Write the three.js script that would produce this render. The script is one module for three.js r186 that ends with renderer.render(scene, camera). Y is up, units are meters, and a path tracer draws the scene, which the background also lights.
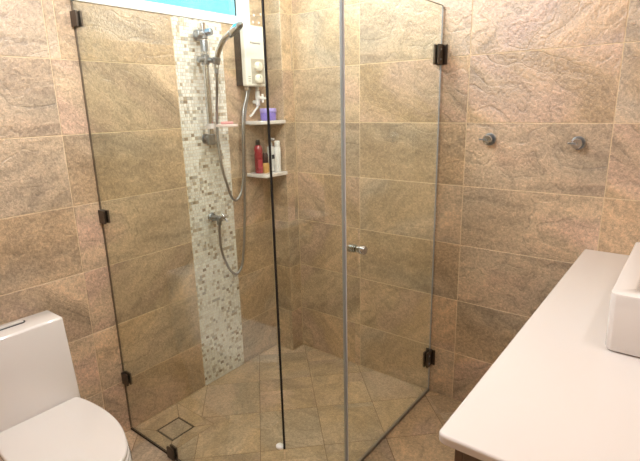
import * as THREE from 'three';
import { RoundedBoxGeometry } from 'three/addons/geometries/RoundedBoxGeometry.js';
import { mergeGeometries, mergeVertices, toCreasedNormals } from 'three/addons/utils/BufferGeometryUtils.js';
import { FontLoader } from 'three/addons/loaders/FontLoader.js';
import { TextGeometry } from 'three/addons/geometries/TextGeometry.js';

// ---------------------------------------------------------------- camera, sky, exposure
const scene = new THREE.Scene();
const FOCAL = 481.3, PITCH = 0.2548, ROLL = -0.02366, YAW = 0.6661;      // focal length in pixels of the 640 x 461 frame
const camera = new THREE.PerspectiveCamera(2 * Math.atan(230.5 / FOCAL) * 180 / Math.PI, 640 / 461, 0.05, 60);
camera.position.set(2.0863, 1.5744, 2.2581);
{
  const D = new THREE.Vector3(-Math.sin(YAW), 0, -Math.cos(YAW)), Rt = new THREE.Vector3(Math.cos(YAW), 0, -Math.sin(YAW)), Y = new THREE.Vector3(0, 1, 0);
  const F = D.clone().multiplyScalar(Math.cos(PITCH)).addScaledVector(Y, -Math.sin(PITCH));
  const U = D.clone().multiplyScalar(Math.sin(PITCH)).addScaledVector(Y, Math.cos(PITCH));
  const R2 = Rt.clone().multiplyScalar(Math.cos(ROLL)).addScaledVector(U, Math.sin(ROLL));
  const U2 = U.clone().multiplyScalar(Math.cos(ROLL)).addScaledVector(Rt, -Math.sin(ROLL));
  camera.quaternion.setFromRotationMatrix(new THREE.Matrix4().makeBasis(R2, U2, F.clone().negate()));
}
scene.background = new THREE.Color().setRGB(0.45, 3.2, 4.4);   // daylight outside the small high window
const LAMP = { ceiling: 4.6, shower: 1.9, vanity: 0.8 };                                            // candela
const renderer = new THREE.WebGLRenderer({ antialias: true });
renderer.toneMapping = THREE.LinearToneMapping;
renderer.toneMappingExposure = 0.75;
renderer.shadowMap.enabled = true;

// ---------------------------------------------------------------- helpers
let seed = 12345;
const rnd = () => { seed = (seed * 1664525 + 1013904223) >>> 0; return seed / 4294967296; };
const taken = new Map();
function numbered(name) { const n = taken.get(name) ?? 0; taken.set(name, n + 1); return n ? name + '_' + String(n).padStart(3, '0') : name; }
function tag(o, label, category, group, kind) {
  o.userData.label = label; o.userData.category = category;
  if (group) o.userData.group = group;
  if (kind) o.userData.kind = kind;
  return o;
}
function thing(name, label, category, [x, y, z] = [0, 0, 0], group, kind) {
  const o = new THREE.Group(); o.name = numbered(name); o.position.set(x, y, z); scene.add(o);
  return tag(o, label, category, group, kind);
}
function obj(name, geo, mat, parent = scene, at) {
  if (Array.isArray(geo)) geo = geo.length > 1 ? mergeGeometries(geo.map((g) => { const h = g.index ? g.toNonIndexed() : g; for (const k of Object.keys(h.attributes)) if (!['position', 'normal', 'uv'].includes(k)) h.deleteAttribute(k); return h; })) : geo[0];
  const m = new THREE.Mesh(geo, mat); m.name = parent === scene ? numbered(name) : name; m.castShadow = m.receiveShadow = true;
  if (at) m.position.set(...at);
  parent.add(m); return m;
}
const box = (x0, x1, y0, y1, z0, z1) => new THREE.BoxGeometry(x1 - x0, y1 - y0, z1 - z0).translate((x0 + x1) / 2, (y0 + y1) / 2, (z0 + z1) / 2);
const rbox = (x0, x1, y0, y1, z0, z1, r = 0.004, s = 3) => new RoundedBoxGeometry(x1 - x0, y1 - y0, z1 - z0, s, r).translate((x0 + x1) / 2, (y0 + y1) / 2, (z0 + z1) / 2);
const V = (a) => new THREE.Vector3(...a);
const tube = (pts, r, seg = 48, rad = 10) => new THREE.TubeGeometry(new THREE.CatmullRomCurve3(pts.map(V), false, 'centripetal'), seg, r, rad, false);
function cyl(a, b, r0, r1 = r0, seg = 24) {                // closed cylinder from a to b with softened rims
  const A = V(a), B = V(b), L = A.distanceTo(B), c = Math.min(r0, r1, L / 2) * 0.18;
  const g = new THREE.LatheGeometry([[0, 0], [r0 - c, 0], [r0, c], [r1, L - c], [r1 - c, L], [0, L]].map((p) => new THREE.Vector2(Math.max(p[0], 1e-5), p[1])), seg);
  const h = toCreasedNormals(g, 0.6);
  h.applyQuaternion(new THREE.Quaternion().setFromUnitVectors(new THREE.Vector3(0, 1, 0), B.clone().sub(A).normalize()));
  return h.translate(A.x, A.y, A.z);
}
const lathe = (pts, seg = 32) => toCreasedNormals(new THREE.LatheGeometry(pts.map((p) => new THREE.Vector2(Math.max(p[0], 1e-5), p[1])), seg), 0.7);
const S = (hex, o = {}) => new THREE.MeshStandardMaterial({ color: hex, ...o });
const P = (hex, o = {}) => new THREE.MeshPhysicalMaterial({ color: hex, ...o });

// value noise, several octaves
const perm = new Uint8Array(65536); for (let i = 0; i < 65536; i++) perm[i] = (rnd() * 256) | 0;
function vn(x, y) {
  const xi = Math.floor(x), yi = Math.floor(y), fx = x - xi, fy = y - yi;
  const u = fx * fx * fx * (fx * (fx * 6 - 15) + 10), v = fy * fy * fy * (fy * (fy * 6 - 15) + 10);
  const h = (a, b) => perm[((a & 255) << 8) | (b & 255)] / 255;
  const a = h(xi, yi), b = h(xi + 1, yi), c = h(xi, yi + 1), d = h(xi + 1, yi + 1);
  return a + (b - a) * u + (c - a) * v + (a - b - c + d) * u * v;
}
function fbm(x, y, n = 4, g = 0.5) { let s = 0, a = 1, t = 0; for (let i = 0; i < n; i++) { s += a * vn(x, y); t += a; a *= g; x = x * 2.03 + 17.1; y = y * 2.03 + 9.7; } return s / t; }
const clamp = (x, a = 0, b = 1) => Math.min(b, Math.max(a, x));
const sst = (a, b, x) => { const t = clamp((x - a) / (b - a)); return t * t * (3 - 2 * t); };
function dataTex(w, h, fn, srgb) {
  const d = new Uint8Array(w * h * 4);
  for (let y = 0; y < h; y++) for (let x = 0; x < w; x++) { const c = fn(x, y), i = (y * w + x) * 4; d[i] = c[0]; d[i + 1] = c[1]; d[i + 2] = c[2]; d[i + 3] = 255; }
  const t = new THREE.DataTexture(d, w, h); t.magFilter = THREE.LinearFilter; t.minFilter = THREE.LinearMipmapLinearFilter; t.generateMipmaps = true;
  t.wrapS = t.wrapT = THREE.RepeatWrapping; if (srgb) t.colorSpace = THREE.SRGBColorSpace; t.needsUpdate = true; return t;
}
// slate-look porcelain: cleft layers, tan to pinkish to ochre, thin dark cleavage lines
function slate(k, base, w = 640, h = 320, relief = 0.0028, rough = 0.36) {
  const ox = k * 37.3 + 3, oy = k * 21.9 + 5, col = new Float32Array(w * h * 3), hei = new Float32Array(w * h);
  const ang = 0.35 + 0.5 * Math.sin(k * 2.4), ca = Math.cos(ang), sa = Math.sin(ang);
  for (let y = 0; y < h; y++) for (let x = 0; x < w; x++) {
    const u = x / w * 0.6, v = y / w * 0.6;                         // metres
    const a = u * ca - v * sa, b = u * sa + v * ca;
    const wx = fbm(u * 4 + ox, v * 4 + oy, 3), wy = fbm(u * 4 + ox + 40, v * 4 + oy + 11, 3);
    const t = fbm(a * 1.7 + wx * 1.1 + ox, b * 6 + wy * 1.3 + oy, 3);                       // broad drawn-out bands
    const q = t * 6, f = q - Math.floor(q), cleft = sst(0, 0.22, f) * (1 - sst(0.92, 1, f));
    const mid = fbm(a * 12 + ox + wx * 3, b * 34 + oy, 3), grain = fbm(u * 110 + ox, v * 110 + oy, 3, 0.7), speck = vn(u * 430 + ox, v * 430 + oy);
    const hue = fbm(a * 2.2 + ox + 77 + wx, b * 5 + oy + 31, 3), hue2 = fbm(a * 1.8 + ox + 150, b * 4 + oy + 90 + wy, 2);
    const line = (1 - cleft) * sst(0.45, 0.65, fbm(u * 6 + ox + 5, v * 6 + oy + 8, 2));
    hei[y * w + x] = clamp(0.5 * t + 0.12 * cleft + 0.2 * mid + 0.24 * grain + 0.08 * speck);
    const lum = 0.9 + 0.32 * (t - 0.5) + 0.16 * (mid - 0.5) + 0.3 * (grain - 0.5) + 0.14 * (speck - 0.5) - 0.09 * line;
    const p = sst(0.4, 0.7, hue), o = sst(0.46, 0.72, hue2), i = (y * w + x) * 3;
    for (let c = 0; c < 3; c++) {
      let s = base[0][c] + (base[1][c] - base[0][c]) * p; s += (base[2][c] - s) * o * 0.75;
      col[i + c] = clamp(s * lum / 0.86, 0, 255);
    }
  }
  const map = dataTex(w, h, (x, y) => { const i = (y * w + x) * 3; return [col[i], col[i + 1], col[i + 2]]; }, true);
  const bump = dataTex(w, h, (x, y) => { const s = hei[y * w + x] * 255; return [s, s, s]; });
  return new THREE.MeshPhysicalMaterial({ map, bumpMap: bump, bumpScale: relief * 2.2, roughness: rough, ior: 1.75 });
}
const TAN = [188, 164, 136], PINK = [192, 163, 140], OCHRE = [187, 159, 125], GREYED = [179, 160, 137];
const wallMats = [[TAN, PINK, OCHRE], [TAN, GREYED, OCHRE], [PINK, TAN, OCHRE], [TAN, OCHRE, GREYED], [PINK, GREYED, TAN], [GREYED, TAN, OCHRE], [TAN, PINK, GREYED], [PINK, OCHRE, TAN]].map((b, k) => slate(k + 1, b));
const floorMats = [[TAN, OCHRE, PINK], [OCHRE, TAN, GREYED], [TAN, PINK, OCHRE], [PINK, OCHRE, TAN]].map((b, k) => slate(k + 21, b.map((c) => c.map((x) => x * 0.95)), 512, 512, 0.0008, 0.4));
const M = {
  grout: S('#dfc9a6', { roughness: 0.9 }), floorGrout: S('#6d5238', { roughness: 0.9 }), plaster: S('#efece6', { roughness: 0.9 }),
  ceramic: P('#ebe5e1', { roughness: 0.12, clearcoat: 0.6, clearcoatRoughness: 0.05 }), counter: P('#e6ded9', { roughness: 0.2, clearcoat: 0.4, clearcoatRoughness: 0.08 }),
  chrome: S('#c9ccd0', { metalness: 1, roughness: 0.16 }), satin: S('#9aa0a6', { metalness: 1, roughness: 0.32 }), gun: S('#5f554c', { metalness: 0.85, roughness: 0.36 }),
  sweep: P('#8d857a', { roughness: 0.45 }), darkSeal: S('#2c2117', { roughness: 0.7 }), siliconeSeal: S('#5d4d3d', { roughness: 0.5 }), black: S('#0b0b0c', { roughness: 0.6 }), white: S('#f4f4f2', { roughness: 0.4 }), frame: P('#f2f4f5', { roughness: 0.35 }),
  heater: P('#efece2', { roughness: 0.3, clearcoat: 0.3 }), heaterBase: S('#2b2826', { roughness: 0.5 }), heaterPanel: S('#b9b2a4', { roughness: 0.45 }), knob: P('#f1ecdc', { roughness: 0.3 }),
  pvc: P('#a9aeb6', { roughness: 0.4 }), pvcLight: P('#e3e7ec', { roughness: 0.3 }), wood: S('#6f5c4d', { roughness: 0.5 }),
  glass: P('#f9fcf7', { roughness: 0, transmission: 1, ior: 1.5 }), pane: P('#eef8fb', { roughness: 0, transmission: 1, ior: 1.5 }), glassEdge: S('#5a6a5e', { roughness: 0.25 }),
};

// ---------------------------------------------------------------- room shell
const W = 2.37, DZ = 3.1, H = 2.45, XG = 1.0675, ZG = 1.1964, GT = 2.004;      // room, glass planes, glass top
const COLX = 0.142, COLZ = 0.1;
const courses = [0, 0.278, 0.578, 0.878, 1.178, 1.478, 1.778, 2.078, 2.378, H];
const joint = 0.0017;                                                            // half a joint
function minus(rects, [a0, a1, b0, b1]) {                                        // rectangles less one rectangle
  const out = [];
  for (const [x0, x1, y0, y1] of rects) {
    if (x1 <= a0 || x0 >= a1 || y1 <= b0 || y0 >= b1) { out.push([x0, x1, y0, y1]); continue; }
    const m0 = Math.max(x0, a0), m1 = Math.min(x1, a1);
    if (x0 < a0) out.push([x0, a0, y0, y1]);
    if (x1 > a1) out.push([a1, x1, y0, y1]);
    if (y0 < b0) out.push([m0, m1, y0, b0]);
    if (y1 > b1) out.push([m0, m1, b1, y1]);
  }
  return out;
}
// one chamfered piece with a polygon outline in its own XY plane, face towards +Z at z = 0
function piece(poly, depth = 0.008, cham = 0.0011, uv = (x, y) => [x / 0.6, y / 0.3]) {
  const n = poly.length, pos = [], uvs = [];
  let cx = 0, cy = 0; for (const p of poly) { cx += p[0] / n; cy += p[1] / n; }
  const inset = poly.map((p, i) => {
    const a = poly[(i + n - 1) % n], b = poly[(i + 1) % n];
    const e1 = [p[0] - a[0], p[1] - a[1]], e2 = [b[0] - p[0], b[1] - p[1]], l1 = Math.hypot(...e1) || 1, l2 = Math.hypot(...e2) || 1;
    const n1 = [-e1[1] / l1, e1[0] / l1], n2 = [-e2[1] / l2, e2[0] / l2], k = cham / Math.max(0.35, 1 + n1[0] * n2[0] + n1[1] * n2[1]);
    return [p[0] + (n1[0] + n2[0]) * k, p[1] + (n1[1] + n2[1]) * k];
  });
  const put = (p, z) => { pos.push(p[0], p[1], z); uvs.push(...uv(p[0], p[1])); };
  for (let i = 1; i < n - 1; i++) { put(inset[0], 0); put(inset[i], 0); put(inset[i + 1], 0); }
  for (let i = 0; i < n; i++) {
    const j = (i + 1) % n;
    put(poly[i], -cham); put(poly[j], -cham); put(inset[j], 0); put(poly[i], -cham); put(inset[j], 0); put(inset[i], 0);
    put(poly[i], -depth); put(poly[j], -depth); put(poly[j], -cham); put(poly[i], -depth); put(poly[j], -cham); put(poly[i], -cham);
  }
  const g = new THREE.BufferGeometry();
  g.setAttribute('position', new THREE.Float32BufferAttribute(pos, 3)); g.setAttribute('uv', new THREE.Float32BufferAttribute(uvs, 2)); g.computeVertexNormals(); return g;
}
function rectTile(w, h) {
  const a = w / 2 - joint, b = h / 2 - joint, fx = rnd() < 0.5 ? 1 : -1, fy = rnd() < 0.5 ? 1 : -1, ou = w < 0.5 ? rnd() : 0.5, ov = h < 0.25 ? rnd() : 0.5;
  return piece([[-a, -b], [a, -b], [a, b], [-a, b]], 0.008, 0.0011, (x, y) => [fx * x / 0.6 + ou, fy * y / 0.3 + ov]);
}
let lastMat = -1;
function tileWall(parent, rects, place) {
  for (const [x0, x1, y0, y1] of rects) {
    if (x1 - x0 < 0.006 || y1 - y0 < 0.006) continue;
    let k; do k = (rnd() * wallMats.length) | 0; while (k === lastMat); lastMat = k;
    const m = obj('tile', rectTile(x1 - x0, y1 - y0), wallMats[k], parent); place(m, (x0 + x1) / 2, (y0 + y1) / 2);
  }
}
const grid = (xs, ys) => { const r = []; for (let i = 0; i + 1 < xs.length; i++) for (let j = 0; j + 1 < ys.length; j++) r.push([xs[i], xs[i + 1], ys[j], ys[j + 1]]); return r; };
const WIN = [0.2, 1.27, 2.008, 2.4], MOS = [0.41, 0.722, 0, 2.008];
// left wall, x = 0 (tile faces), with the window opening
{
  const back = [[0 - 0.12, DZ + 0.12, 0 - 0.1, H + 0.1]];
  const wl = obj('wall_left', minus(back, WIN).map(([a, b, c, d]) => box(-0.16, -0.0016, c, d, a, b)), M.grout);
  tag(wl, 'left wall of large tan slate-look tiles below the small high window', 'wall', null, 'structure');
  let r = grid([COLZ, 0.41, 0.722, 1.313, 1.913, 2.513, DZ], courses); r = minus(minus(r, WIN), MOS);
  tileWall(wl, r, (m, z, y) => { m.rotation.y = Math.PI / 2; m.position.set(0, y, z); });
  // mosaic strip of small white and brown stone chips, real chips joined
  const geos = [], colors = [], tones = [['#f3f1ed', 10], ['#ebe8e2', 8], ['#e0dcd4', 5], ['#cfc6b6', 3], ['#bcae9a', 2.2], ['#998a77', 0.8], ['#b9b5ac', 2], ['#f6f4ee', 8]];
  const total = tones.reduce((s, t) => s + t[1], 0), pick = () => { let x = rnd() * total; for (const t of tones) { x -= t[1]; if (x <= 0) return new THREE.Color(t[0]); } return new THREE.Color(tones[0][0]); };
  const rowH = 0.0168; let y = 0.002;
  while (y < MOS[3] - 0.006) {
    const h = Math.min(rowH, MOS[3] - y) - 0.0018; let z = MOS[0] + 0.001 - rnd() * 0.008;
    while (z < MOS[1] - 0.004) {
      const w = 0.011 + rnd() * 0.013, a = Math.max(z, MOS[0] + 0.001), b = Math.min(z + w - 0.0018, MOS[1] - 0.001), lift = rnd() * 0.0014;
      if (b - a > 0.003) {
        const p = piece([[-(b - a) / 2, -h / 2], [(b - a) / 2, -h / 2], [(b - a) / 2, h / 2], [-(b - a) / 2, h / 2]], 0.006, 0.0008, (u, v) => [u, v]);
        p.rotateY(Math.PI / 2); p.translate(lift, y + h / 2, (a + b) / 2);
        const c = pick(), s = 0.93 + rnd() * 0.1, n = p.attributes.position.count, arr = new Float32Array(n * 3);
        for (let i = 0; i < n; i++) { arr[i * 3] = Math.min(1, c.r * s); arr[i * 3 + 1] = Math.min(1, c.g * s); arr[i * 3 + 2] = Math.min(1, c.b * s); }
        p.setAttribute('color', new THREE.BufferAttribute(arr, 3)); geos.push(p);
      }
      z += w;
    }
    y += rowH;
  }
  const mo = new THREE.Mesh(mergeGeometries(geos), new THREE.MeshStandardMaterial({ vertexColors: true, roughness: 0.4 }));
  mo.name = 'mosaic_strip'; mo.castShadow = mo.receiveShadow = true; mo.userData.kind = 'stuff'; mo.userData.label = 'vertical strip of small white and brown stone mosaic chips'; wl.add(mo);
}
// back wall, z = 0, with the robe hooks
{
  const wb = obj('wall_back', box(-0.16, W + 0.12, -0.1, H + 0.1, -0.12, -0.0016), M.grout);
  tag(wb, 'back wall of large tan slate-look tiles carrying the two robe hooks', 'wall', null, 'structure');
  tileWall(wb, grid([COLX, 0.605, 1.2054, 1.8063, W], courses), (m, x, y) => m.position.set(x, y, 0));
}
// boxed corner column
{
  const wc = obj('wall_corner', box(-0.001, COLX - 0.0016, -0.05, H, -0.001, COLZ - 0.0016), M.grout);
  tag(wc, 'narrow tiled boxed column in the shower corner', 'column', null, 'structure');
  tileWall(wc, grid([0, COLX], courses), (m, x, y) => m.position.set(x, y, COLZ));
  tileWall(wc, grid([0, COLZ], courses), (m, z, y) => { m.rotation.y = Math.PI / 2; m.position.set(COLX, y, z); });
}
// walls out of the frame
tag(obj('wall_right', box(W, W + 0.12, -0.1, H + 0.1, -0.12, DZ + 0.12), wallMats[0]), 'tiled wall behind the vanity at the right', 'wall', null, 'structure');
tag(obj('wall_front', box(-0.16, W + 0.12, -0.1, H + 0.1, DZ, DZ + 0.12), wallMats[0]), 'tiled wall behind the viewer', 'wall', null, 'structure');
for (const m of scene.children) if (m.name === 'wall_right' || m.name === 'wall_front') {
  const p = m.geometry.attributes.position, u = m.geometry.attributes.uv; for (let i = 0; i < p.count; i++) u.setXY(i, (m.name === 'wall_right' ? p.getZ(i) : p.getX(i)) / 0.6, p.getY(i) / 0.3);
}
tag(obj('ceiling', box(-0.16, W + 0.12, H, H + 0.1, -0.12, DZ + 0.12), M.plaster), 'plain white ceiling above the bathroom', 'ceiling', null, 'structure');
// floor of square tiles laid at 45 degrees
const DR = [0.0, 0.31, 0.92, 1.186];                                             // cut square round the drain
const DI = [0.113, 0.247, 0.991, 1.128];
{
  const fl = obj('floor', box(-0.16, W + 0.12, -0.12, -0.0016, -0.12, DZ + 0.12), M.floorGrout);
  tag(fl, 'tan stone-look floor tiles laid diagonally, running into the shower', 'floor', null, 'structure');
  const clip = (poly, a, b, c) => {                                              // keep a x + b z <= c
    const out = []; for (let i = 0; i < poly.length; i++) {
      const p = poly[i], q = poly[(i + 1) % poly.length], dp = a * p[0] + b * p[1] - c, dq = a * q[0] + b * q[1] - c;
      if (dp <= 0) out.push(p); if ((dp < 0 && dq > 0) || (dp > 0 && dq < 0)) { const t = dp / (dp - dq); out.push([p[0] + (q[0] - p[0]) * t, p[1] + (q[1] - p[1]) * t]); }
    } return out;
  };
  const area = (p) => p.reduce((s, a, i) => { const b = p[(i + 1) % p.length]; return s + a[0] * b[1] - b[0] * a[1]; }, 0) / 2;
  const tidy = (p) => p.filter((a, i) => { const b = p[(i + 1) % p.length]; return Math.hypot(a[0] - b[0], a[1] - b[1]) > 0.004; });
  const outside = (polys, [x0, x1, z0, z1]) => polys.flatMap((p) => {
    const out = [clip(p, 1, 0, x0)]; let r = clip(p, -1, 0, -x0);
    out.push(clip(r, -1, 0, -x1)); r = clip(r, 1, 0, x1); out.push(clip(r, 0, 1, z0)); r = clip(r, 0, -1, -z0); out.push(clip(r, 0, -1, -z1)); return out;
  });
  const laid = (poly, mat, ou, ov, turn, name = 'floor_tile') => {
    poly = tidy(poly); if (poly.length < 3 || Math.abs(area(poly)) < 0.00012) return;
    const cx = poly.reduce((s, p) => s + p[0], 0) / poly.length, cz = poly.reduce((s, p) => s + p[1], 0) / poly.length;
    let q = poly.map(([x, z]) => [x - cx, -(z - cz)]); if (area(q) < 0) q = q.reverse();
    const g = piece(q, 0.008, 0.0009, (x, y) => { const X = x + cx, Z = y - cz, c = Math.cos(turn), s = Math.sin(turn); return [(X * c - Z * s) / 0.6 + ou, (X * s + Z * c) / 0.6 + ov]; });
    g.rotateX(-Math.PI / 2); obj(name, g, mat, fl, [cx, 0, cz]);
  };
  const R2 = Math.SQRT2, s = 0.3045, p0 = 0.155 / R2, q0 = 1.145 / R2, e = 0.0012;
  for (let i = -14; i < 14; i++) for (let j = -14; j < 18; j++) {
    const a0 = p0 + i * s + e, a1 = p0 + (i + 1) * s - e, b0 = q0 + j * s + e, b1 = q0 + (j + 1) * s - e;   // a = (x - z) / sqrt2, b = (x + z) / sqrt2
    let sq = [[a0, b0], [a1, b0], [a1, b1], [a0, b1]].map(([a, b]) => [(a + b) / R2, (b - a) / R2]);
    if (sq.every((c) => c[0] < 0 || c[0] > W) || sq.every((c) => c[1] < 0 || c[1] > DZ)) { }
    sq = clip(clip(clip(clip(sq, -1, 0, 0), 1, 0, W), 0, -1, 0), 0, 1, DZ);
    if (sq.length < 3) continue;
    const mat = floorMats[(rnd() * 4) | 0], ou = rnd(), ov = rnd(), turn = ((rnd() * 4) | 0) * Math.PI / 2 + Math.PI / 4;
    for (const part of outside(outside([sq], [DR[0] - 0.01, DR[1] + e, DR[2] - e, DR[3] + e]), [-0.01, COLX, -0.01, COLZ])) if (part.length > 2) laid(part, mat, ou, ov, turn);
  }
  const [a, b, c, d] = DR, [x0, x1, z0, z1] = DI, k = 0.001;                      // four mitred pieces round the drain
  [[[a, c], [b, c], [x1, z0 - k], [x0, z0 - k]], [[b, c], [b, d], [x1 + k, z1], [x1 + k, z0]], [[b, d], [a, d], [x0, z1 + k], [x1, z1 + k]], [[a, d], [a, c], [x0 - k, z0], [x0 - k, z1]]].forEach((p, n) => {
    const mx = p.reduce((t, u) => t + u[0], 0) / 4, mz = p.reduce((t, u) => t + u[1], 0) / 4;
    laid(p.map(([x, z]) => [x + (mx - x) * 0.012, z + (mz - z) * 0.012]), floorMats[n], rnd(), rnd(), n);
  });
}
// window
{
  const w = new THREE.Group(); w.name = 'window_1'; scene.add(w); tag(w, 'high white-framed window with bright blue daylight above the shower', 'window', null, 'structure');
  const [z0, z1, y0, y1] = WIN;
  obj('outer_frame', [rbox(-0.12, 0.008, y0, y0 + 0.03, z0, z1, 0.003), rbox(-0.12, 0.008, y1 - 0.03, y1, z0, z1, 0.003), rbox(-0.12, 0.008, y0 + 0.028, y1 - 0.028, z0, z0 + 0.034, 0.003), rbox(-0.12, 0.008, y0 + 0.028, y1 - 0.028, z1 - 0.05, z1, 0.003)], M.frame, w);
  obj('sash', [rbox(-0.075, -0.025, y0 + 0.028, y0 + 0.052, z0 + 0.032, z1 - 0.048, 0.003), rbox(-0.075, -0.025, y1 - 0.052, y1 - 0.028, z0 + 0.032, z1 - 0.048, 0.003), rbox(-0.075, -0.025, y0 + 0.05, y1 - 0.05, z0 + 0.032, z0 + 0.05, 0.003), rbox(-0.075, -0.025, y0 + 0.05, y1 - 0.05, z1 - 0.085, z1 - 0.048, 0.003)], M.frame, w);
  obj('gasket', [box(-0.055, -0.047, y0 + 0.05, y1 - 0.05, z0 + 0.0495, z0 + 0.0535), box(-0.055, -0.047, y0 + 0.05, y1 - 0.05, z1 - 0.0865, z1 - 0.0825)], M.darkSeal, w);
  obj('pane', box(-0.053, -0.049, y0 + 0.05, y1 - 0.05, z0 + 0.052, z1 - 0.083), M.pane, w);
}

// ---------------------------------------------------------------- lamps (above the frame)
function ceilingLamp(x, z, k, cd, label) {
  const l = thing('ceiling_lamp', label, 'lamp', [x, H, z], 'round opal ceiling lamps');
  obj('rim', lathe([[0, 0], [0.15, 0], [0.155, -0.01], [0.15, -0.03], [0.14, -0.032], [0, -0.032]]).scale(k, 1, k), M.white, l);
  obj('diffuser', lathe([[0.139, -0.03], [0.135, -0.05], [0.11, -0.068], [0.07, -0.08], [0, -0.085]]).scale(k, 1, k), new THREE.MeshStandardMaterial({ color: '#fff6ea', emissive: '#fff6ee', emissiveIntensity: 2, roughness: 0.5 }), l);
  const p = new THREE.PointLight(new THREE.Color().setRGB(0.97, 0.97, 1), cd); p.name = 'ceiling_lamp_light'; p.position.set(0, -0.14, 0); p.castShadow = true; p.shadow.radius = 3; l.add(p);
}
ceilingLamp(0.98, 1.5, 1, LAMP.ceiling, 'round opal ceiling lamp in the middle of the room');
ceilingLamp(0.6, 0.45, 0.7, LAMP.shower, 'smaller round opal ceiling lamp above the shower');
{
  const l = thing('vanity_lamp', 'wall lamp with two opal globes above the vanity', 'lamp', [W, 1.98, 1.09]);
  obj('back_plate', rbox(-0.02, 0, -0.03, 0.03, -0.2, 0.2, 0.004), M.chrome, l);
  for (const z of [-0.11, 0.11]) {
    const g = obj('globe', new THREE.SphereGeometry(0.045, 24, 16), new THREE.MeshStandardMaterial({ color: '#fff6ea', emissive: '#ffe2c0', emissiveIntensity: 4, roughness: 0.4 }), l, [-0.09, 0, z]);
    obj('arm', cyl([0.075, 0, 0], [0.04, 0, 0], 0.012), M.chrome, g);
    const p = new THREE.PointLight(new THREE.Color().setRGB(0.97, 0.97, 1), LAMP.vanity / 2); p.name = 'globe_light'; p.position.set(-0.09, 0, z); p.castShadow = true; p.shadow.radius = 2; l.add(p);
  }
}

// ---------------------------------------------------------------- shower enclosure
function hingeOrClip(parent, name, geos) { return obj(name, geos, M.gun, parent); }
{
  const t = thing('glass_panel', 'clear fixed glass shower panel clipped to the left wall beside the toilet', 'glass panel', [0, 0, ZG]);
  obj('glass', box(0.004, XG - 0.006, 0.012, GT, -0.004, 0.004), M.glass, t);
  obj('top_edge', box(0.004, XG - 0.006, GT, GT + 0.0015, -0.004, 0.004), M.glassEdge, t);
  obj('wall_seal', rbox(0.0004, 0.0044, 0.01, GT, -0.004, 0.004, 0.001), M.siliconeSeal, t);
  obj('bottom_seal', rbox(0.001, XG - 0.006, 0.0005, 0.012, -0.0045, 0.0045, 0.002), M.darkSeal, t);
  for (const y of [1.935, 1.113, 0.298]) obj('wall_clip', [rbox(0.0008, 0.047, y - 0.03, y + 0.03, 0.0045, 0.014, 0.002), rbox(0.0008, 0.047, y - 0.03, y + 0.03, -0.014, -0.0045, 0.002), rbox(0.0008, 0.006, y - 0.03, y + 0.03, -0.014, 0.014, 0.002)], M.gun, t);
  obj('floor_clip', [rbox(0.325, 0.372, 0.0008, 0.058, 0.0045, 0.014, 0.002), rbox(0.325, 0.372, 0.0008, 0.058, -0.014, -0.0045, 0.002)], M.gun, t);
  const gk = obj('corner_gasket', rbox(XG - 0.003, XG + 0.003, 0.392, GT, -0.003, 0.003, 0.001), M.black, t); gk.userData.label = 'thin black vertical gasket on the glass corner';
  const cap = obj('gasket_stop', new THREE.SphereGeometry(0.015, 20, 14).scale(1.1, 0.65, 0.9).translate(XG - 0.021, 0.393, 0), M.white, t); cap.userData.label = 'small white stop at the foot of the black gasket';
}
const ZS = 0.812;                                                                // seam between door and return panel
{
  const t = thing('glass_panel', 'narrow fixed glass panel between the black corner gasket and the shower door', 'glass panel', [XG, 0, 0]);
  obj('glass', box(-0.004, 0.004, 0.012, GT, ZS + 0.006, ZG - 0.006), M.glass, t);
  obj('top_edge', box(-0.004, 0.004, GT, GT + 0.0015, ZS + 0.006, ZG - 0.006), M.glassEdge, t);
  obj('edge_seal', rbox(-0.006, 0.006, 0.012, GT, ZS + 0.001, ZS + 0.009, 0.002), M.pvc, t);
  obj('bottom_seal', rbox(-0.006, 0.006, 0.0005, 0.014, ZS + 0.006, ZG - 0.006, 0.002), M.darkSeal, t);
}
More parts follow.
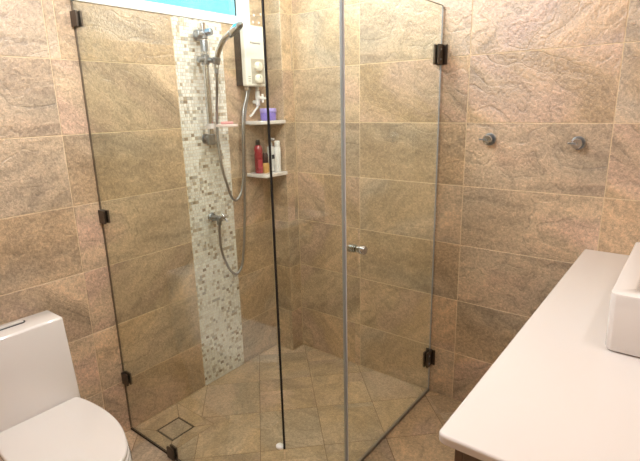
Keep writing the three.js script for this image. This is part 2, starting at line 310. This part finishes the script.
{
  const t = thing('shower_door', 'clear frameless glass shower door hinged on the right tiled wall', 'shower door', [XG, 0, 0]);
  obj('glass', box(-0.004, 0.004, 0.014, GT, 0.009, ZS - 0.006), M.glass, t);
  obj('top_edge', box(-0.004, 0.004, GT, GT + 0.0015, 0.009, ZS - 0.006), M.glassEdge, t);
  obj('edge_seal', rbox(-0.005, 0.005, 0.014, GT, ZS - 0.007, ZS - 0.0005, 0.002), M.pvcLight, t);
  obj('hinge_edge_seal', rbox(-0.003, 0.003, 0.014, GT, 0.0045, 0.0095, 0.001), M.pvc, t);
  obj('bottom_sweep', rbox(-0.006, 0.006, 0.001, 0.017, 0.009, ZS - 0.001, 0.002), M.sweep, t);
  for (const y of [1.79, 0.214]) {
    const h = obj('hinge', [rbox(0.0045, 0.015, y - 0.045, y + 0.045, 0.012, 0.062, 0.003), rbox(-0.015, -0.0045, y - 0.045, y + 0.045, 0.012, 0.062, 0.003), cyl([0, y - 0.045, 0.0105], [0, y + 0.045, 0.0105], 0.0085)], M.gun, t);
    obj('wall_plate', rbox(-0.024, 0.03, y - 0.045, y + 0.045, 0.0006, 0.007, 0.002), M.gun, h);
    for (const dy of [-0.022, 0.022]) obj('screw', cyl([0.0148, y + dy, 0.042], [0.0172, y + dy, 0.042], 0.005, 0.0045, 12), M.satin, h);
  }
  const k = obj('handle', [lathe([[0, 0.0045], [0.014, 0.0045], [0.014, 0.01], [0.0165, 0.012], [0.0175, 0.036], [0.0155, 0.04], [0, 0.04]]).rotateZ(-Math.PI / 2), lathe([[0, 0.0045], [0.014, 0.0045], [0.014, 0.01], [0.0165, 0.012], [0.0175, 0.036], [0.0155, 0.04], [0, 0.04]]).rotateZ(Math.PI / 2)], M.chrome, t, [0, 1.017, 0.727]);
  k.userData.label = 'chrome double-sided knob handle';
}
// floor drain
{
  const [x0, x1, z0, z1] = DI, cx = (x0 + x1) / 2, cz = (z0 + z1) / 2, hx = (x1 - x0) / 2 - 0.001, hz = (z1 - z0) / 2 - 0.001;
  const t = thing('floor_drain', 'square tile-insert floor drain with a dark frame inside the shower', 'drain', [cx, 0, cz]);
  obj('frame', [rbox(-hx, hx, -0.006, 0.001, -hz, -hz + 0.006, 0.001), rbox(-hx, hx, -0.006, 0.001, hz - 0.006, hz, 0.001), rbox(-hx, -hx + 0.006, -0.006, 0.001, -hz, hz, 0.001), rbox(hx - 0.006, hx, -0.006, 0.001, -hz, hz, 0.001)], S('#2d2a26', { metalness: 0.5, roughness: 0.5 }), t);
  const g = piece([[-hx + 0.009, -hz + 0.009], [hx - 0.009, -hz + 0.009], [hx - 0.009, hz - 0.009], [-hx + 0.009, hz - 0.009]], 0.006, 0.0009, (x, y) => [x / 0.6 + 0.3, y / 0.6 + 0.6]); g.rotateX(-Math.PI / 2);
  obj('tile_insert', g, floorMats[1], t);
}

// ---------------------------------------------------------------- shower fittings
{
  const t = thing('shower_rail', 'chrome riser rail with sliding holder mounted on the mosaic strip', 'shower rail', [0, 0, 0.575]);
  obj('bar', cyl([0.05, 1.385, 0], [0.05, 1.985, 0], 0.0155), M.chrome, t);
  obj('top_bracket', [cyl([0.0016, 1.93, 0], [0.05, 1.93, 0], 0.014), cyl([0.0016, 1.93, 0], [0.01, 1.93, 0], 0.027), cyl([0.05, 1.908, 0], [0.05, 1.952, 0], 0.02), cyl([0.05, 1.93, 0], [0.05, 1.93, 0.045], 0.019)], M.satin, t);
  const kn = obj('clamp_knob', cyl([0.06, 1.938, -0.01], [0.09, 1.942, -0.022], 0.019, 0.018), S('#b4c4d8', { metalness: 0.9, roughness: 0.12 }), t); kn.userData.label = 'polished round clamp knob';
  obj('bottom_bracket', [cyl([0.0016, 1.415, 0], [0.05, 1.415, 0], 0.015), cyl([0.0016, 1.415, 0], [0.01, 1.415, 0], 0.027), cyl([0.05, 1.385, 0], [0.05, 1.44, 0], 0.021)], M.satin, t);
  const sl = obj('slider', [cyl([0.05, 1.785, 0], [0.05, 1.835, 0], 0.02), cyl([0.05, 1.81, 0.045], [0.05, 1.81, -0.01], 0.015), cyl([0.05, 1.81, 0], [0.079, 1.806, -0.021], 0.013, 0.013)], M.satin, t);
  obj('cradle', lathe([[0.014, -0.016], [0.019, -0.016], [0.021, 0.016], [0.016, 0.016], [0.014, -0.016]]).rotateZ(-0.25).translate(0.096, 1.803, -0.033), M.satin, sl);
  obj('dish_clamp', lathe([[0.0162, -0.01], [0.022, -0.01], [0.022, 0.016], [0.0162, 0.016], [0.0162, -0.01]]).translate(0.05, 1.478, 0), P('#dcd6d6', { roughness: 0.3 }), t);
  obj('clear_sleeve', lathe([[0.017, 1.85], [0.019, 1.85], [0.019, 1.902], [0.017, 1.902], [0.017, 1.85]]).translate(0.05, 0, 0), M.satin, t);
}
{
  const t = thing('soap_dish', 'small pale pink soap dish clamped to the chrome shower rail', 'soap dish', [0.05, 1.478, 0.575]);
  const pts = []; for (let i = 0; i <= 40; i++) { const a = i / 40 * Math.PI * 2; pts.push(new THREE.Vector2(0.086 + 0.054 * Math.cos(a), 0.042 * Math.sin(a))); }
  const sh = new THREE.Shape(pts), dish = new THREE.ExtrudeGeometry(sh, { depth: 0.006, bevelEnabled: true, bevelSize: 0.004, bevelThickness: 0.004, bevelSegments: 3 }).rotateX(-Math.PI / 2).rotateY(0.85);
  obj('dish', dish, P('#efdcd6', { roughness: 0.3 }), t);
  obj('arm', rbox(0.0232, 0.04, -0.002, 0.006, -0.008, 0.008, 0.002).rotateY(0.85), P('#dcd6d6', { roughness: 0.3 }), t);
}
{
  const s = obj('soap_bar', rbox(-0.033, 0.033, 0, 0.013, -0.02, 0.02, 0.006, 4).rotateY(0.85).translate(0.107, 1.489, 0.51), P('#dfa0a0', { roughness: 0.4 }));
  tag(s, 'thin pink bar of soap lying in the soap dish', 'soap');
}
{
  const t = thing('hand_shower', 'chrome hand shower resting in the holder of the riser rail', 'hand shower');
  const pts = [[0.094, 1.765, 0.543], [0.097, 1.803, 0.542], [0.125, 1.86, 0.54], [0.16, 1.899, 0.538], [0.2, 1.922, 0.536], [0.23, 1.936, 0.534]];
  obj('handle', tube(pts, 0.0135, 40, 14), M.chrome, t);
  const head = lathe([[0, 0.018], [0.014, 0.018], [0.027, 0.012], [0.035, 0.002], [0.036, -0.008], [0.033, -0.012], [0, -0.012]]).scale(1.6, 1, 0.62).rotateX(0.25).rotateZ(0.5).translate(0.238, 1.938, 0.534);
  obj('head', head, M.chrome, t);
  obj('spray_face', cyl([0, -0.011, 0], [0, -0.0145, 0], 0.031).scale(1.6, 1, 0.62).rotateX(0.25).rotateZ(0.5).translate(0.238, 1.938, 0.534), S('#33353a', { roughness: 0.5 }), t);
  obj('hose_nut', cyl([0.093, 1.742, 0.543], [0.094, 1.768, 0.543], 0.0105), M.satin, t);
}
const hoseMat = S('#a7a9ab', { metalness: 1, roughness: 0.3 });
function ribbed(pts, r) {                                                        // ringed metal hose
  const c = new THREE.CatmullRomCurve3(pts.map(V), false, 'centripetal'), L = c.getLength(), seg = Math.round(L / 0.003);
  const g = new THREE.TubeGeometry(c, seg, r, 8, false), p = g.attributes.position, n = g.attributes.normal;
  for (let i = 0; i < p.count; i++) { const k = Math.floor(i / 9) % 2 ? 0.0008 : 0; p.setXYZ(i, p.getX(i) - n.getX(i) * k, p.getY(i) - n.getY(i) * k, p.getZ(i) - n.getZ(i) * k); }
  g.computeVertexNormals(); return g;
}
tag(obj('shower_hose', ribbed([[0.093, 1.744, 0.543], [0.078, 1.67, 0.536], [0.035, 1.56, 0.512], [0.02, 1.48, 0.504], [0.028, 1.38, 0.512], [0.045, 1.25, 0.512], [0.05, 1.15, 0.487], [0.05, 1.08, 0.46], [0.05, 1.062, 0.435], [0.05, 1.085, 0.4], [0.05, 1.15, 0.372], [0.045, 1.3, 0.35], [0.04, 1.47, 0.335], [0.035, 1.56, 0.318], [0.035, 1.63, 0.29], [0.035, 1.66, 0.283]], 0.0075), hoseMat), 'upper looping metal hose from the hand shower to the water heater', 'hose');
tag(obj('tap_hose', ribbed([[0.062, 0.952, 0.577], [0.06, 0.9, 0.578], [0.055, 0.82, 0.572], [0.05, 0.72, 0.54], [0.05, 0.645, 0.495], [0.05, 0.628, 0.465], [0.05, 0.66, 0.425], [0.045, 0.78, 0.392], [0.03, 0.935, 0.358], [0.022, 1.11, 0.335], [0.02, 1.3, 0.322], [0.02, 1.47, 0.307], [0.022, 1.6, 0.278], [0.026, 1.675, 0.252]], 0.0075), hoseMat), 'lower looping metal hose hanging from the wall tap', 'hose');
{
  const t = thing('wall_tap', 'small chrome wall tap low on the mosaic strip', 'tap', [0, 0.985, 0.577]);
  obj('rosette', cyl([0.0016, 0, 0], [0.012, 0, 0], 0.028, 0.024), M.chrome, t);
  obj('body', [cyl([0.01, 0, 0], [0.085, 0, 0], 0.016), cyl([0.062, -0.034, 0], [0.062, 0.005, 0], 0.0115), cyl([0.045, 0.004, 0.005], [0.045, 0.012, 0.048], 0.011, 0.009)], M.satin, t);
  obj('valve_handle', [cyl([0.055, 0, -0.01], [0.06, -0.004, -0.042], 0.0105), cyl([0.045, 0.017, -0.04], [0.078, -0.024, -0.046], 0.0065), cyl([0.078, 0.016, -0.038], [0.044, -0.022, -0.048], 0.0065)], M.chrome, t);
}
// electric water heater
const font = await new FontLoader().loadAsync('fonts/droid/droid_sans_bold.typeface.json');
{
  const t = thing('water_heater', 'white electric shower water heater with two round knobs on the wall', 'water heater', [0, 1.684, 0.171]);
  const w = 0.158, h = 0.318;
  obj('base', rbox(0.0005, 0.058, 0.004, h - 0.004, 0.003, w - 0.001, 0.005), M.heaterBase, t);
  obj('cover', rbox(0.05, 0.086, 0, h, 0, w, 0.009, 4), M.heater, t);
  obj('control_panel', rbox(0.0835, 0.0872, 0.014, 0.146, 0.018, 0.118, 0.0015), M.heaterPanel, t);
  for (const y of [0.105, 0.04]) {
    const k = obj('dial', lathe([[0.0255, 0], [0.0262, 0.006], [0.024, 0.0165], [0.021, 0.019], [0, 0.019]]).rotateZ(-Math.PI / 2), M.knob, t, [0.0868, y, 0.07]);
    obj('pointer', rbox(0.0186, 0.0197, 0.004, 0.019, -0.0015, 0.0015, 0.0004), M.heaterBase, k);
  }
  const tx = new TextGeometry('Panasonic', { font, size: 0.0115, depth: 0.0006, curveSegments: 3 }); tx.computeBoundingBox();
  tx.translate(-tx.boundingBox.max.x / 2, 0, 0); tx.rotateY(Math.PI / 2); obj('lettering', tx, M.heaterBase, t, [0.0858, 0.222, 0.078]);
  obj('fine_print', [0, 1, 2].map((i) => box(0.0858, 0.0863, 0.05 - i * 0.012, 0.0535 - i * 0.012, 0.126, 0.144)), S('#8f8a80'), t);
  obj('water_outlet', cyl([0.035, -0.022, 0.112], [0.035, 0.006, 0.112], 0.011), M.chrome, t);
  obj('water_inlet', cyl([0.035, -0.02, 0.03], [0.035, 0.006, 0.03], 0.011), M.white, t);
}
{
  const t = thing('stop_valve', 'white plastic stop valve with cross handle under the water heater', 'valve', [0.035, 1.61, 0.201]);
  obj('body', [cyl([0, -0.03, 0], [0, 0.052, 0], 0.0125), cyl([0, 0.01, 0], [0.035, 0.01, 0], 0.012), cyl([-0.034, -0.01, 0], [0, -0.01, 0], 0.011)], M.white, t);
  obj('cross_handle', [cyl([0.04, 0.01, -0.024], [0.04, 0.01, 0.024], 0.006), cyl([0.04, -0.014, 0], [0.04, 0.034, 0], 0.006), cyl([0.033, 0.01, 0], [0.048, 0.01, 0], 0.01)], M.white, t);
  obj('supply_pipe', tube([[0, -0.025, 0], [-0.002, -0.04, 0.006], [-0.008, -0.058, 0.02], [-0.016, -0.078, 0.034], [-0.028, -0.09, 0.044]], 0.006), M.white, t);
}
[[2.074, 0.162], [2.084, 0.108], [2.036, 0.172], [2.037, 0.126]].forEach(([y, z], i) => tag(obj('wall_plug', lathe([[0, 0.0052], [0.0035, 0.005], [0.0062, 0.003], [0.007, 0]], 16).rotateZ(-Math.PI / 2), M.white, scene, [0.0002, y, z]),
  ['white wall plug above the water heater, upper left of four', 'white wall plug above the water heater, upper right of four', 'white wall plug above the water heater, lower left of four', 'white wall plug above the water heater, lower right of four'][i], 'wall plug', 'four white wall plugs above the heater'));

// corner shelves and toiletries
function shelf(y, label) {
  const sx = 0.148, sz = 0.183, r = 0.035, s = new THREE.Shape(); s.moveTo(0, 0); s.lineTo(sx, 0); s.lineTo(sx, sz - r); s.quadraticCurveTo(sx, sz, sx - r, sz); s.lineTo(0, sz); s.closePath();
  const g = new THREE.ExtrudeGeometry(s, { depth: 0.014, bevelEnabled: true, bevelThickness: 0.003, bevelSize: 0.003, bevelSegments: 3, curveSegments: 10 });
  g.rotateX(Math.PI / 2).translate(0.0035, -0.003, COLZ + 0.0035);
  const t = thing('corner_shelf', label, 'shelf', [0, y, 0], 'white corner shelves'); obj('board', g, M.ceramic, t);
  obj('wall_lip', [rbox(0.0005, 0.012, -0.028, -0.018, 0.104, 0.25, 0.002), rbox(0.012, 0.12, -0.028, -0.018, 0.1005, 0.112, 0.002)], M.ceramic, t);
  return t;
}
shelf(1.496, 'upper white corner shelf holding the purple tub'); shelf(1.195, 'lower white corner shelf holding the bottles');
{
  const t = thing('purple_tub', 'lavender purple cosmetic tub with lid on the upper corner shelf', 'tub', [0.085, 1.4965, 0.172]);
  obj('jar', lathe([[0, 0], [0.042, 0], [0.045, 0.004], [0.046, 0.04], [0.044, 0.043], [0, 0.043]]), P('#8a7bd0', { roughness: 0.3 }), t);
  obj('lid', lathe([[0, 0.043], [0.0475, 0.043], [0.048, 0.046], [0.048, 0.063], [0.045, 0.067], [0, 0.067]]), P('#a79ade', { roughness: 0.3 }), t);
}
{
  const t = thing('shampoo_bottle', 'dark red bottle with black cap on the lower corner shelf', 'bottle', [0.06, 1.1955, 0.245]);
  obj('body', lathe([[0, 0], [0.023, 0], [0.0255, 0.004], [0.0262, 0.13], [0.024, 0.15], [0.014, 0.163], [0, 0.163]]).scale(1, 1, 0.9), P('#8e1526', { roughness: 0.25, clearcoat: 0.5 }), t);
  obj('cap', lathe([[0, 0.163], [0.0135, 0.163], [0.014, 0.166], [0.0125, 0.188], [0.010, 0.192], [0, 0.192]]), S('#1a1512', { roughness: 0.4 }), t);
  obj('label_print', new THREE.CylinderGeometry(0.0267, 0.0267, 0.05, 24, 1, true, 0.5, 1.3).scale(1, 1, 0.9).translate(0, 0.055, 0), S('#a52d3c', { roughness: 0.4, side: THREE.DoubleSide }), t);
}
{
  const t = thing('face_wash_bottle', 'small amber bottle with dark brown cap beside the red bottle', 'bottle', [0.08, 1.1955, 0.21]);
  obj('body', lathe([[0, 0], [0.02, 0], [0.022, 0.004], [0.022, 0.048], [0.016, 0.058], [0, 0.058]]), P('#c79a58', { roughness: 0.3 }), t);
  obj('cap', lathe([[0, 0.058], [0.0165, 0.058], [0.0175, 0.062], [0.0165, 0.108], [0.012, 0.116], [0, 0.116]]), S('#3a2220', { roughness: 0.4 }), t);
}
{
  const t = thing('pump_bottle', 'pale grey pump bottle with dark print behind the black gasket line', 'bottle', [0.075, 1.1955, 0.155]);
  obj('body', rbox(-0.016, 0.016, 0, 0.15, -0.018, 0.018, 0.008, 4), P('#dddcd8', { roughness: 0.3 }), t);
  obj('pump', [cyl([0, 0.15, 0], [0, 0.168, 0], 0.011), cyl([0, 0.168, 0], [0, 0.186, 0], 0.005), rbox(-0.008, 0.03, 0.184, 0.198, -0.008, 0.008, 0.004)], P('#c9cbce', { roughness: 0.3 }), t);
  obj('print', rbox(0.0155, 0.0166, 0.075, 0.1, -0.012, 0.01, 0.0005), S('#25272c', { roughness: 0.5 }), t);
}
{
  const t = thing('lotion_bottle', 'tall slim white bottle at the right end of the lower shelf', 'bottle', [0.11, 1.1955, 0.135]);
  obj('body', lathe([[0, 0], [0.0165, 0], [0.0185, 0.004], [0.0185, 0.14], [0.016, 0.147], [0, 0.147]]), P('#f4f3ef', { roughness: 0.3 }), t);
  obj('cap', lathe([[0, 0.147], [0.0155, 0.147], [0.016, 0.15], [0.016, 0.178], [0.014, 0.181], [0, 0.181]]), P('#ecebe6', { roughness: 0.3 }), t);
}

// ---------------------------------------------------------------- robe hooks
function hook(x, y, label) {
  const t = thing('robe_hook', label, 'hook', [x, y, 0], 'robe hooks on the back wall');
  obj('flange', lathe([[0, 0.0005], [0.026, 0.0005], [0.0275, 0.003], [0.0275, 0.007], [0.024, 0.01], [0, 0.01]]).rotateX(Math.PI / 2), M.satin, t);
  obj('stem', cyl([0, 0, 0.008], [0, 0, 0.036], 0.012), M.satin, t);
  obj('knob', lathe([[0, 0.034], [0.018, 0.034], [0.0215, 0.037], [0.0215, 0.043], [0.018, 0.047], [0.006, 0.047], [0.004, 0.045], [0, 0.045]]).rotateX(Math.PI / 2), M.chrome, t);
  obj('peg', cyl([-0.004, 0.0, 0.044], [-0.03, 0.002, 0.062], 0.0042, 0.0036, 14), M.satin, t);
}
hook(1.322, 1.405, 'chrome robe hook nearer the shower door'); hook(1.689, 1.398, 'chrome robe hook nearer the vanity counter');

// ---------------------------------------------------------------- toilet
{
  const t = thing('toilet', 'white one-piece toilet with closed lid against the left wall', 'toilet', [0, 0, 1.66]);
  const prof = [[0.165, 0.146], [0.19, 0.16], [0.25, 0.176], [0.33, 0.186], [0.4, 0.188], [0.47, 0.182], [0.54, 0.166], [0.6, 0.142], [0.65, 0.115], [0.685, 0.083], [0.706, 0.046], [0.713, 0]];
  const outline = (grow = 0, x0 = 0.165) => {
    const c = new THREE.CatmullRomCurve3([...prof.map(([x, w]) => new THREE.Vector3(x, 0, -w)), ...prof.slice(0, -1).reverse().map(([x, w]) => new THREE.Vector3(x, 0, w))], false, 'centripetal');
    return c.getPoints(90).map((p) => { const r = Math.hypot(p.x - 0.42, p.z) || 1, k = 1 + grow / r; return new THREE.Vector2(Math.max(x0, 0.42 + (p.x - 0.42) * k), p.z * k * 0.94); });
  };
  const slab = (grow, y0, y1, bev, x0) => new THREE.ExtrudeGeometry(new THREE.Shape(outline(grow - bev, x0)), { depth: y1 - y0 - 2 * bev, bevelEnabled: true, bevelSize: bev, bevelThickness: bev, bevelSegments: 4 }).rotateX(Math.PI / 2).translate(0, y1 - bev, 0);
  obj('seat_lid', slab(0, 0.412, 0.434, 0.008, 0.2), M.ceramic, t);
  obj('seat', slab(0.004, 0.392, 0.409, 0.005, 0.2), M.ceramic, t);
  const pos = [], idx = [], rings = [[0.39, 1, 1, 0], [0.37, 1.01, 1.02, 0], [0.34, 0.99, 1.0, 0], [0.26, 0.9, 0.86, 0], [0.15, 0.8, 0.68, 0], [0.03, 0.78, 0.62, 0], [0.0005, 0.79, 0.63, 0]], o = outline(0.006, 0.05).map((p) => [p.x < 0.2 ? 0.02 : p.x, p.y]);
  rings.forEach(([y, kx, kz]) => o.forEach(([x, z]) => pos.push(0.02 + (x - 0.02) * kx, y, z * kz)));
  const n = o.length; for (let r = 0; r + 1 < rings.length; r++) for (let i = 0; i < n; i++) { const a = r * n + i, b = r * n + (i + 1) % n, c = a + n, d = b + n; idx.push(a, b, c, b, d, c); }
  for (const [r, f] of [[0, 1], [rings.length - 1, -1]]) { const cI = pos.length / 3; pos.push(0.35, rings[r][0], 0); for (let i = 0; i < n; i++) { const a = r * n + i, b = r * n + (i + 1) % n; f > 0 ? idx.push(cI, b, a) : idx.push(cI, a, b); } }
  const bg = new THREE.BufferGeometry(); bg.setAttribute('position', new THREE.Float32BufferAttribute(pos, 3)); bg.setIndex(idx); bg.computeVertexNormals();
  obj('bowl', toCreasedNormals(bg, 0.8), M.ceramic, t);
  // tank: rounded box leaning back a little at its front
  const tank = new RoundedBoxGeometry(0.17, 0.385, 0.345, 4, 0.01).translate(0.1, 0.5775, 0), tp = tank.attributes.position;
  for (let i = 0; i < tp.count; i++) { const k = (tp.getY(i) - 0.385) / 0.385; if (tp.getX(i) > 0.1) tp.setX(i, tp.getX(i) + 0.012 - 0.05 * k); }
  tank.computeVertexNormals(); obj('tank', toCreasedNormals(tank, 0.5), M.ceramic, t);
  const stad = (hw, r, y0, y1) => { const s = new THREE.Shape(); s.absarc(hw - r, 0, r, -Math.PI / 2, Math.PI / 2); s.absarc(-(hw - r), 0, r, Math.PI / 2, Math.PI * 1.5); return new THREE.ExtrudeGeometry(s, { depth: y1 - y0, bevelEnabled: false, curveSegments: 12 }).rotateX(-Math.PI / 2).rotateY(Math.PI / 2).translate(0.062, y0, 0.014); };
  const plate = obj('flush_plate', stad(0.078, 0.0165, 0.768, 0.7722), S('#2f3236', { metalness: 0.6, roughness: 0.3 }), t);
  obj('flush_button', stad(0.0715, 0.0105, 0.77, 0.7745), S('#d9d6d2', { roughness: 0.25 }), plate);
}

// ---------------------------------------------------------------- vanity
{
  const x0 = 1.758, z1 = 1.489, top = 0.951, r = 0.014, s = new THREE.Shape(), bev = 0.006;
  s.moveTo(x0 + bev, -0.0008 - bev); s.lineTo(W - 0.001 - bev, -0.0008 - bev); s.lineTo(W - 0.001 - bev, -z1 + bev); s.lineTo(x0 + bev + r, -z1 + bev); s.quadraticCurveTo(x0 + bev, -z1 + bev, x0 + bev, -z1 + bev + r); s.closePath();
  const g = new THREE.ExtrudeGeometry(s, { depth: 0.022 - 2 * bev, bevelEnabled: true, bevelSize: bev, bevelThickness: bev, bevelSegments: 4, curveSegments: 10 }).rotateX(-Math.PI / 2).translate(0, top - 0.022 + bev, 0);
  tag(obj('vanity_counter', g, M.counter), 'long white vanity countertop with rounded edge at the right', 'countertop');
  const t = thing('vanity_cabinet', 'dark brown vanity cabinet under the white countertop', 'cabinet', [0, 0, 0]);
  obj('body', rbox(1.803, W - 0.002, 0.1, 0.928, 0.002, 1.462, 0.003), M.wood, t);
  obj('plinth', rbox(1.89, W - 0.002, 0.0005, 0.1, 0.002, 1.4, 0.003), M.wood, t);
  for (const [a, b] of [[0.006, 0.475], [0.481, 0.95], [0.956, 1.458]]) { const d = obj('door', rbox(1.785, 1.802, 0.11, 0.918, a, b, 0.002), M.wood, t); obj('handle', rbox(1.768, 1.785, 0.84, 0.85, (a + b) / 2 - 0.06, (a + b) / 2 + 0.06, 0.003), M.satin, d); }
}
{
  const t = thing('vessel_basin', 'white rectangular vessel basin standing on the vanity countertop', 'basin', [2.147, 0.952, 0.665]);
  const hx = 0.185, hz = 0.28, h = 0.158, rr = 0.016, wall = 0.05;
  const loop = (ix, y, r) => { const out = [], a = hx - ix, b = hz - ix; for (const [sx, sz, q] of [[1, 1, 0], [-1, 1, 1], [-1, -1, 2], [1, -1, 3]]) for (let i = 0; i <= 6; i++) { const an = (q + i / 6) * Math.PI / 2; out.push([sx * (a - r) + r * Math.cos(an), y, sz * (b - r) + r * Math.sin(an)]); } return out; };
  const loops = [loop(0.012, 0.0004, rr), loop(0.006, 0.003, rr), loop(0.003, 0.01, rr), loop(0, h - 0.008, rr), loop(0.002, h - 0.002, rr), loop(0.007, h, rr), loop(wall - 0.005, h, rr), loop(wall, h - 0.003, rr), loop(wall + 0.003, h - 0.02, 0.03), loop(wall + 0.012, 0.05, 0.04), loop(wall + 0.03, 0.03, 0.05), loop(0.12, 0.022, 0.05)];
  const pos = loops.flat(2), n = loops[0].length, idx = [];
  for (let r = 0; r + 1 < loops.length; r++) for (let i = 0; i < n; i++) { const a = r * n + i, b = r * n + (i + 1) % n, c = a + n, d = b + n; idx.push(a, c, b, b, c, d); }
  const last = (loops.length - 1) * n; for (let i = 1; i + 1 < n; i++) { idx.push(last, last + i + 1, last + i); idx.push(0, i, i + 1); }
  const g = new THREE.BufferGeometry(); g.setAttribute('position', new THREE.Float32BufferAttribute(pos, 3)); g.setIndex(idx); g.computeVertexNormals();
  obj('bowl', toCreasedNormals(g, 0.7), M.ceramic, t);
  obj('waste', cyl([0, 0.0225, 0], [0, 0.027, 0], 0.022), M.chrome, t);
}
scene.traverse((o) => { if (o.isMesh) o.castShadow = o.receiveShadow = true; });
renderer.render(scene, camera);
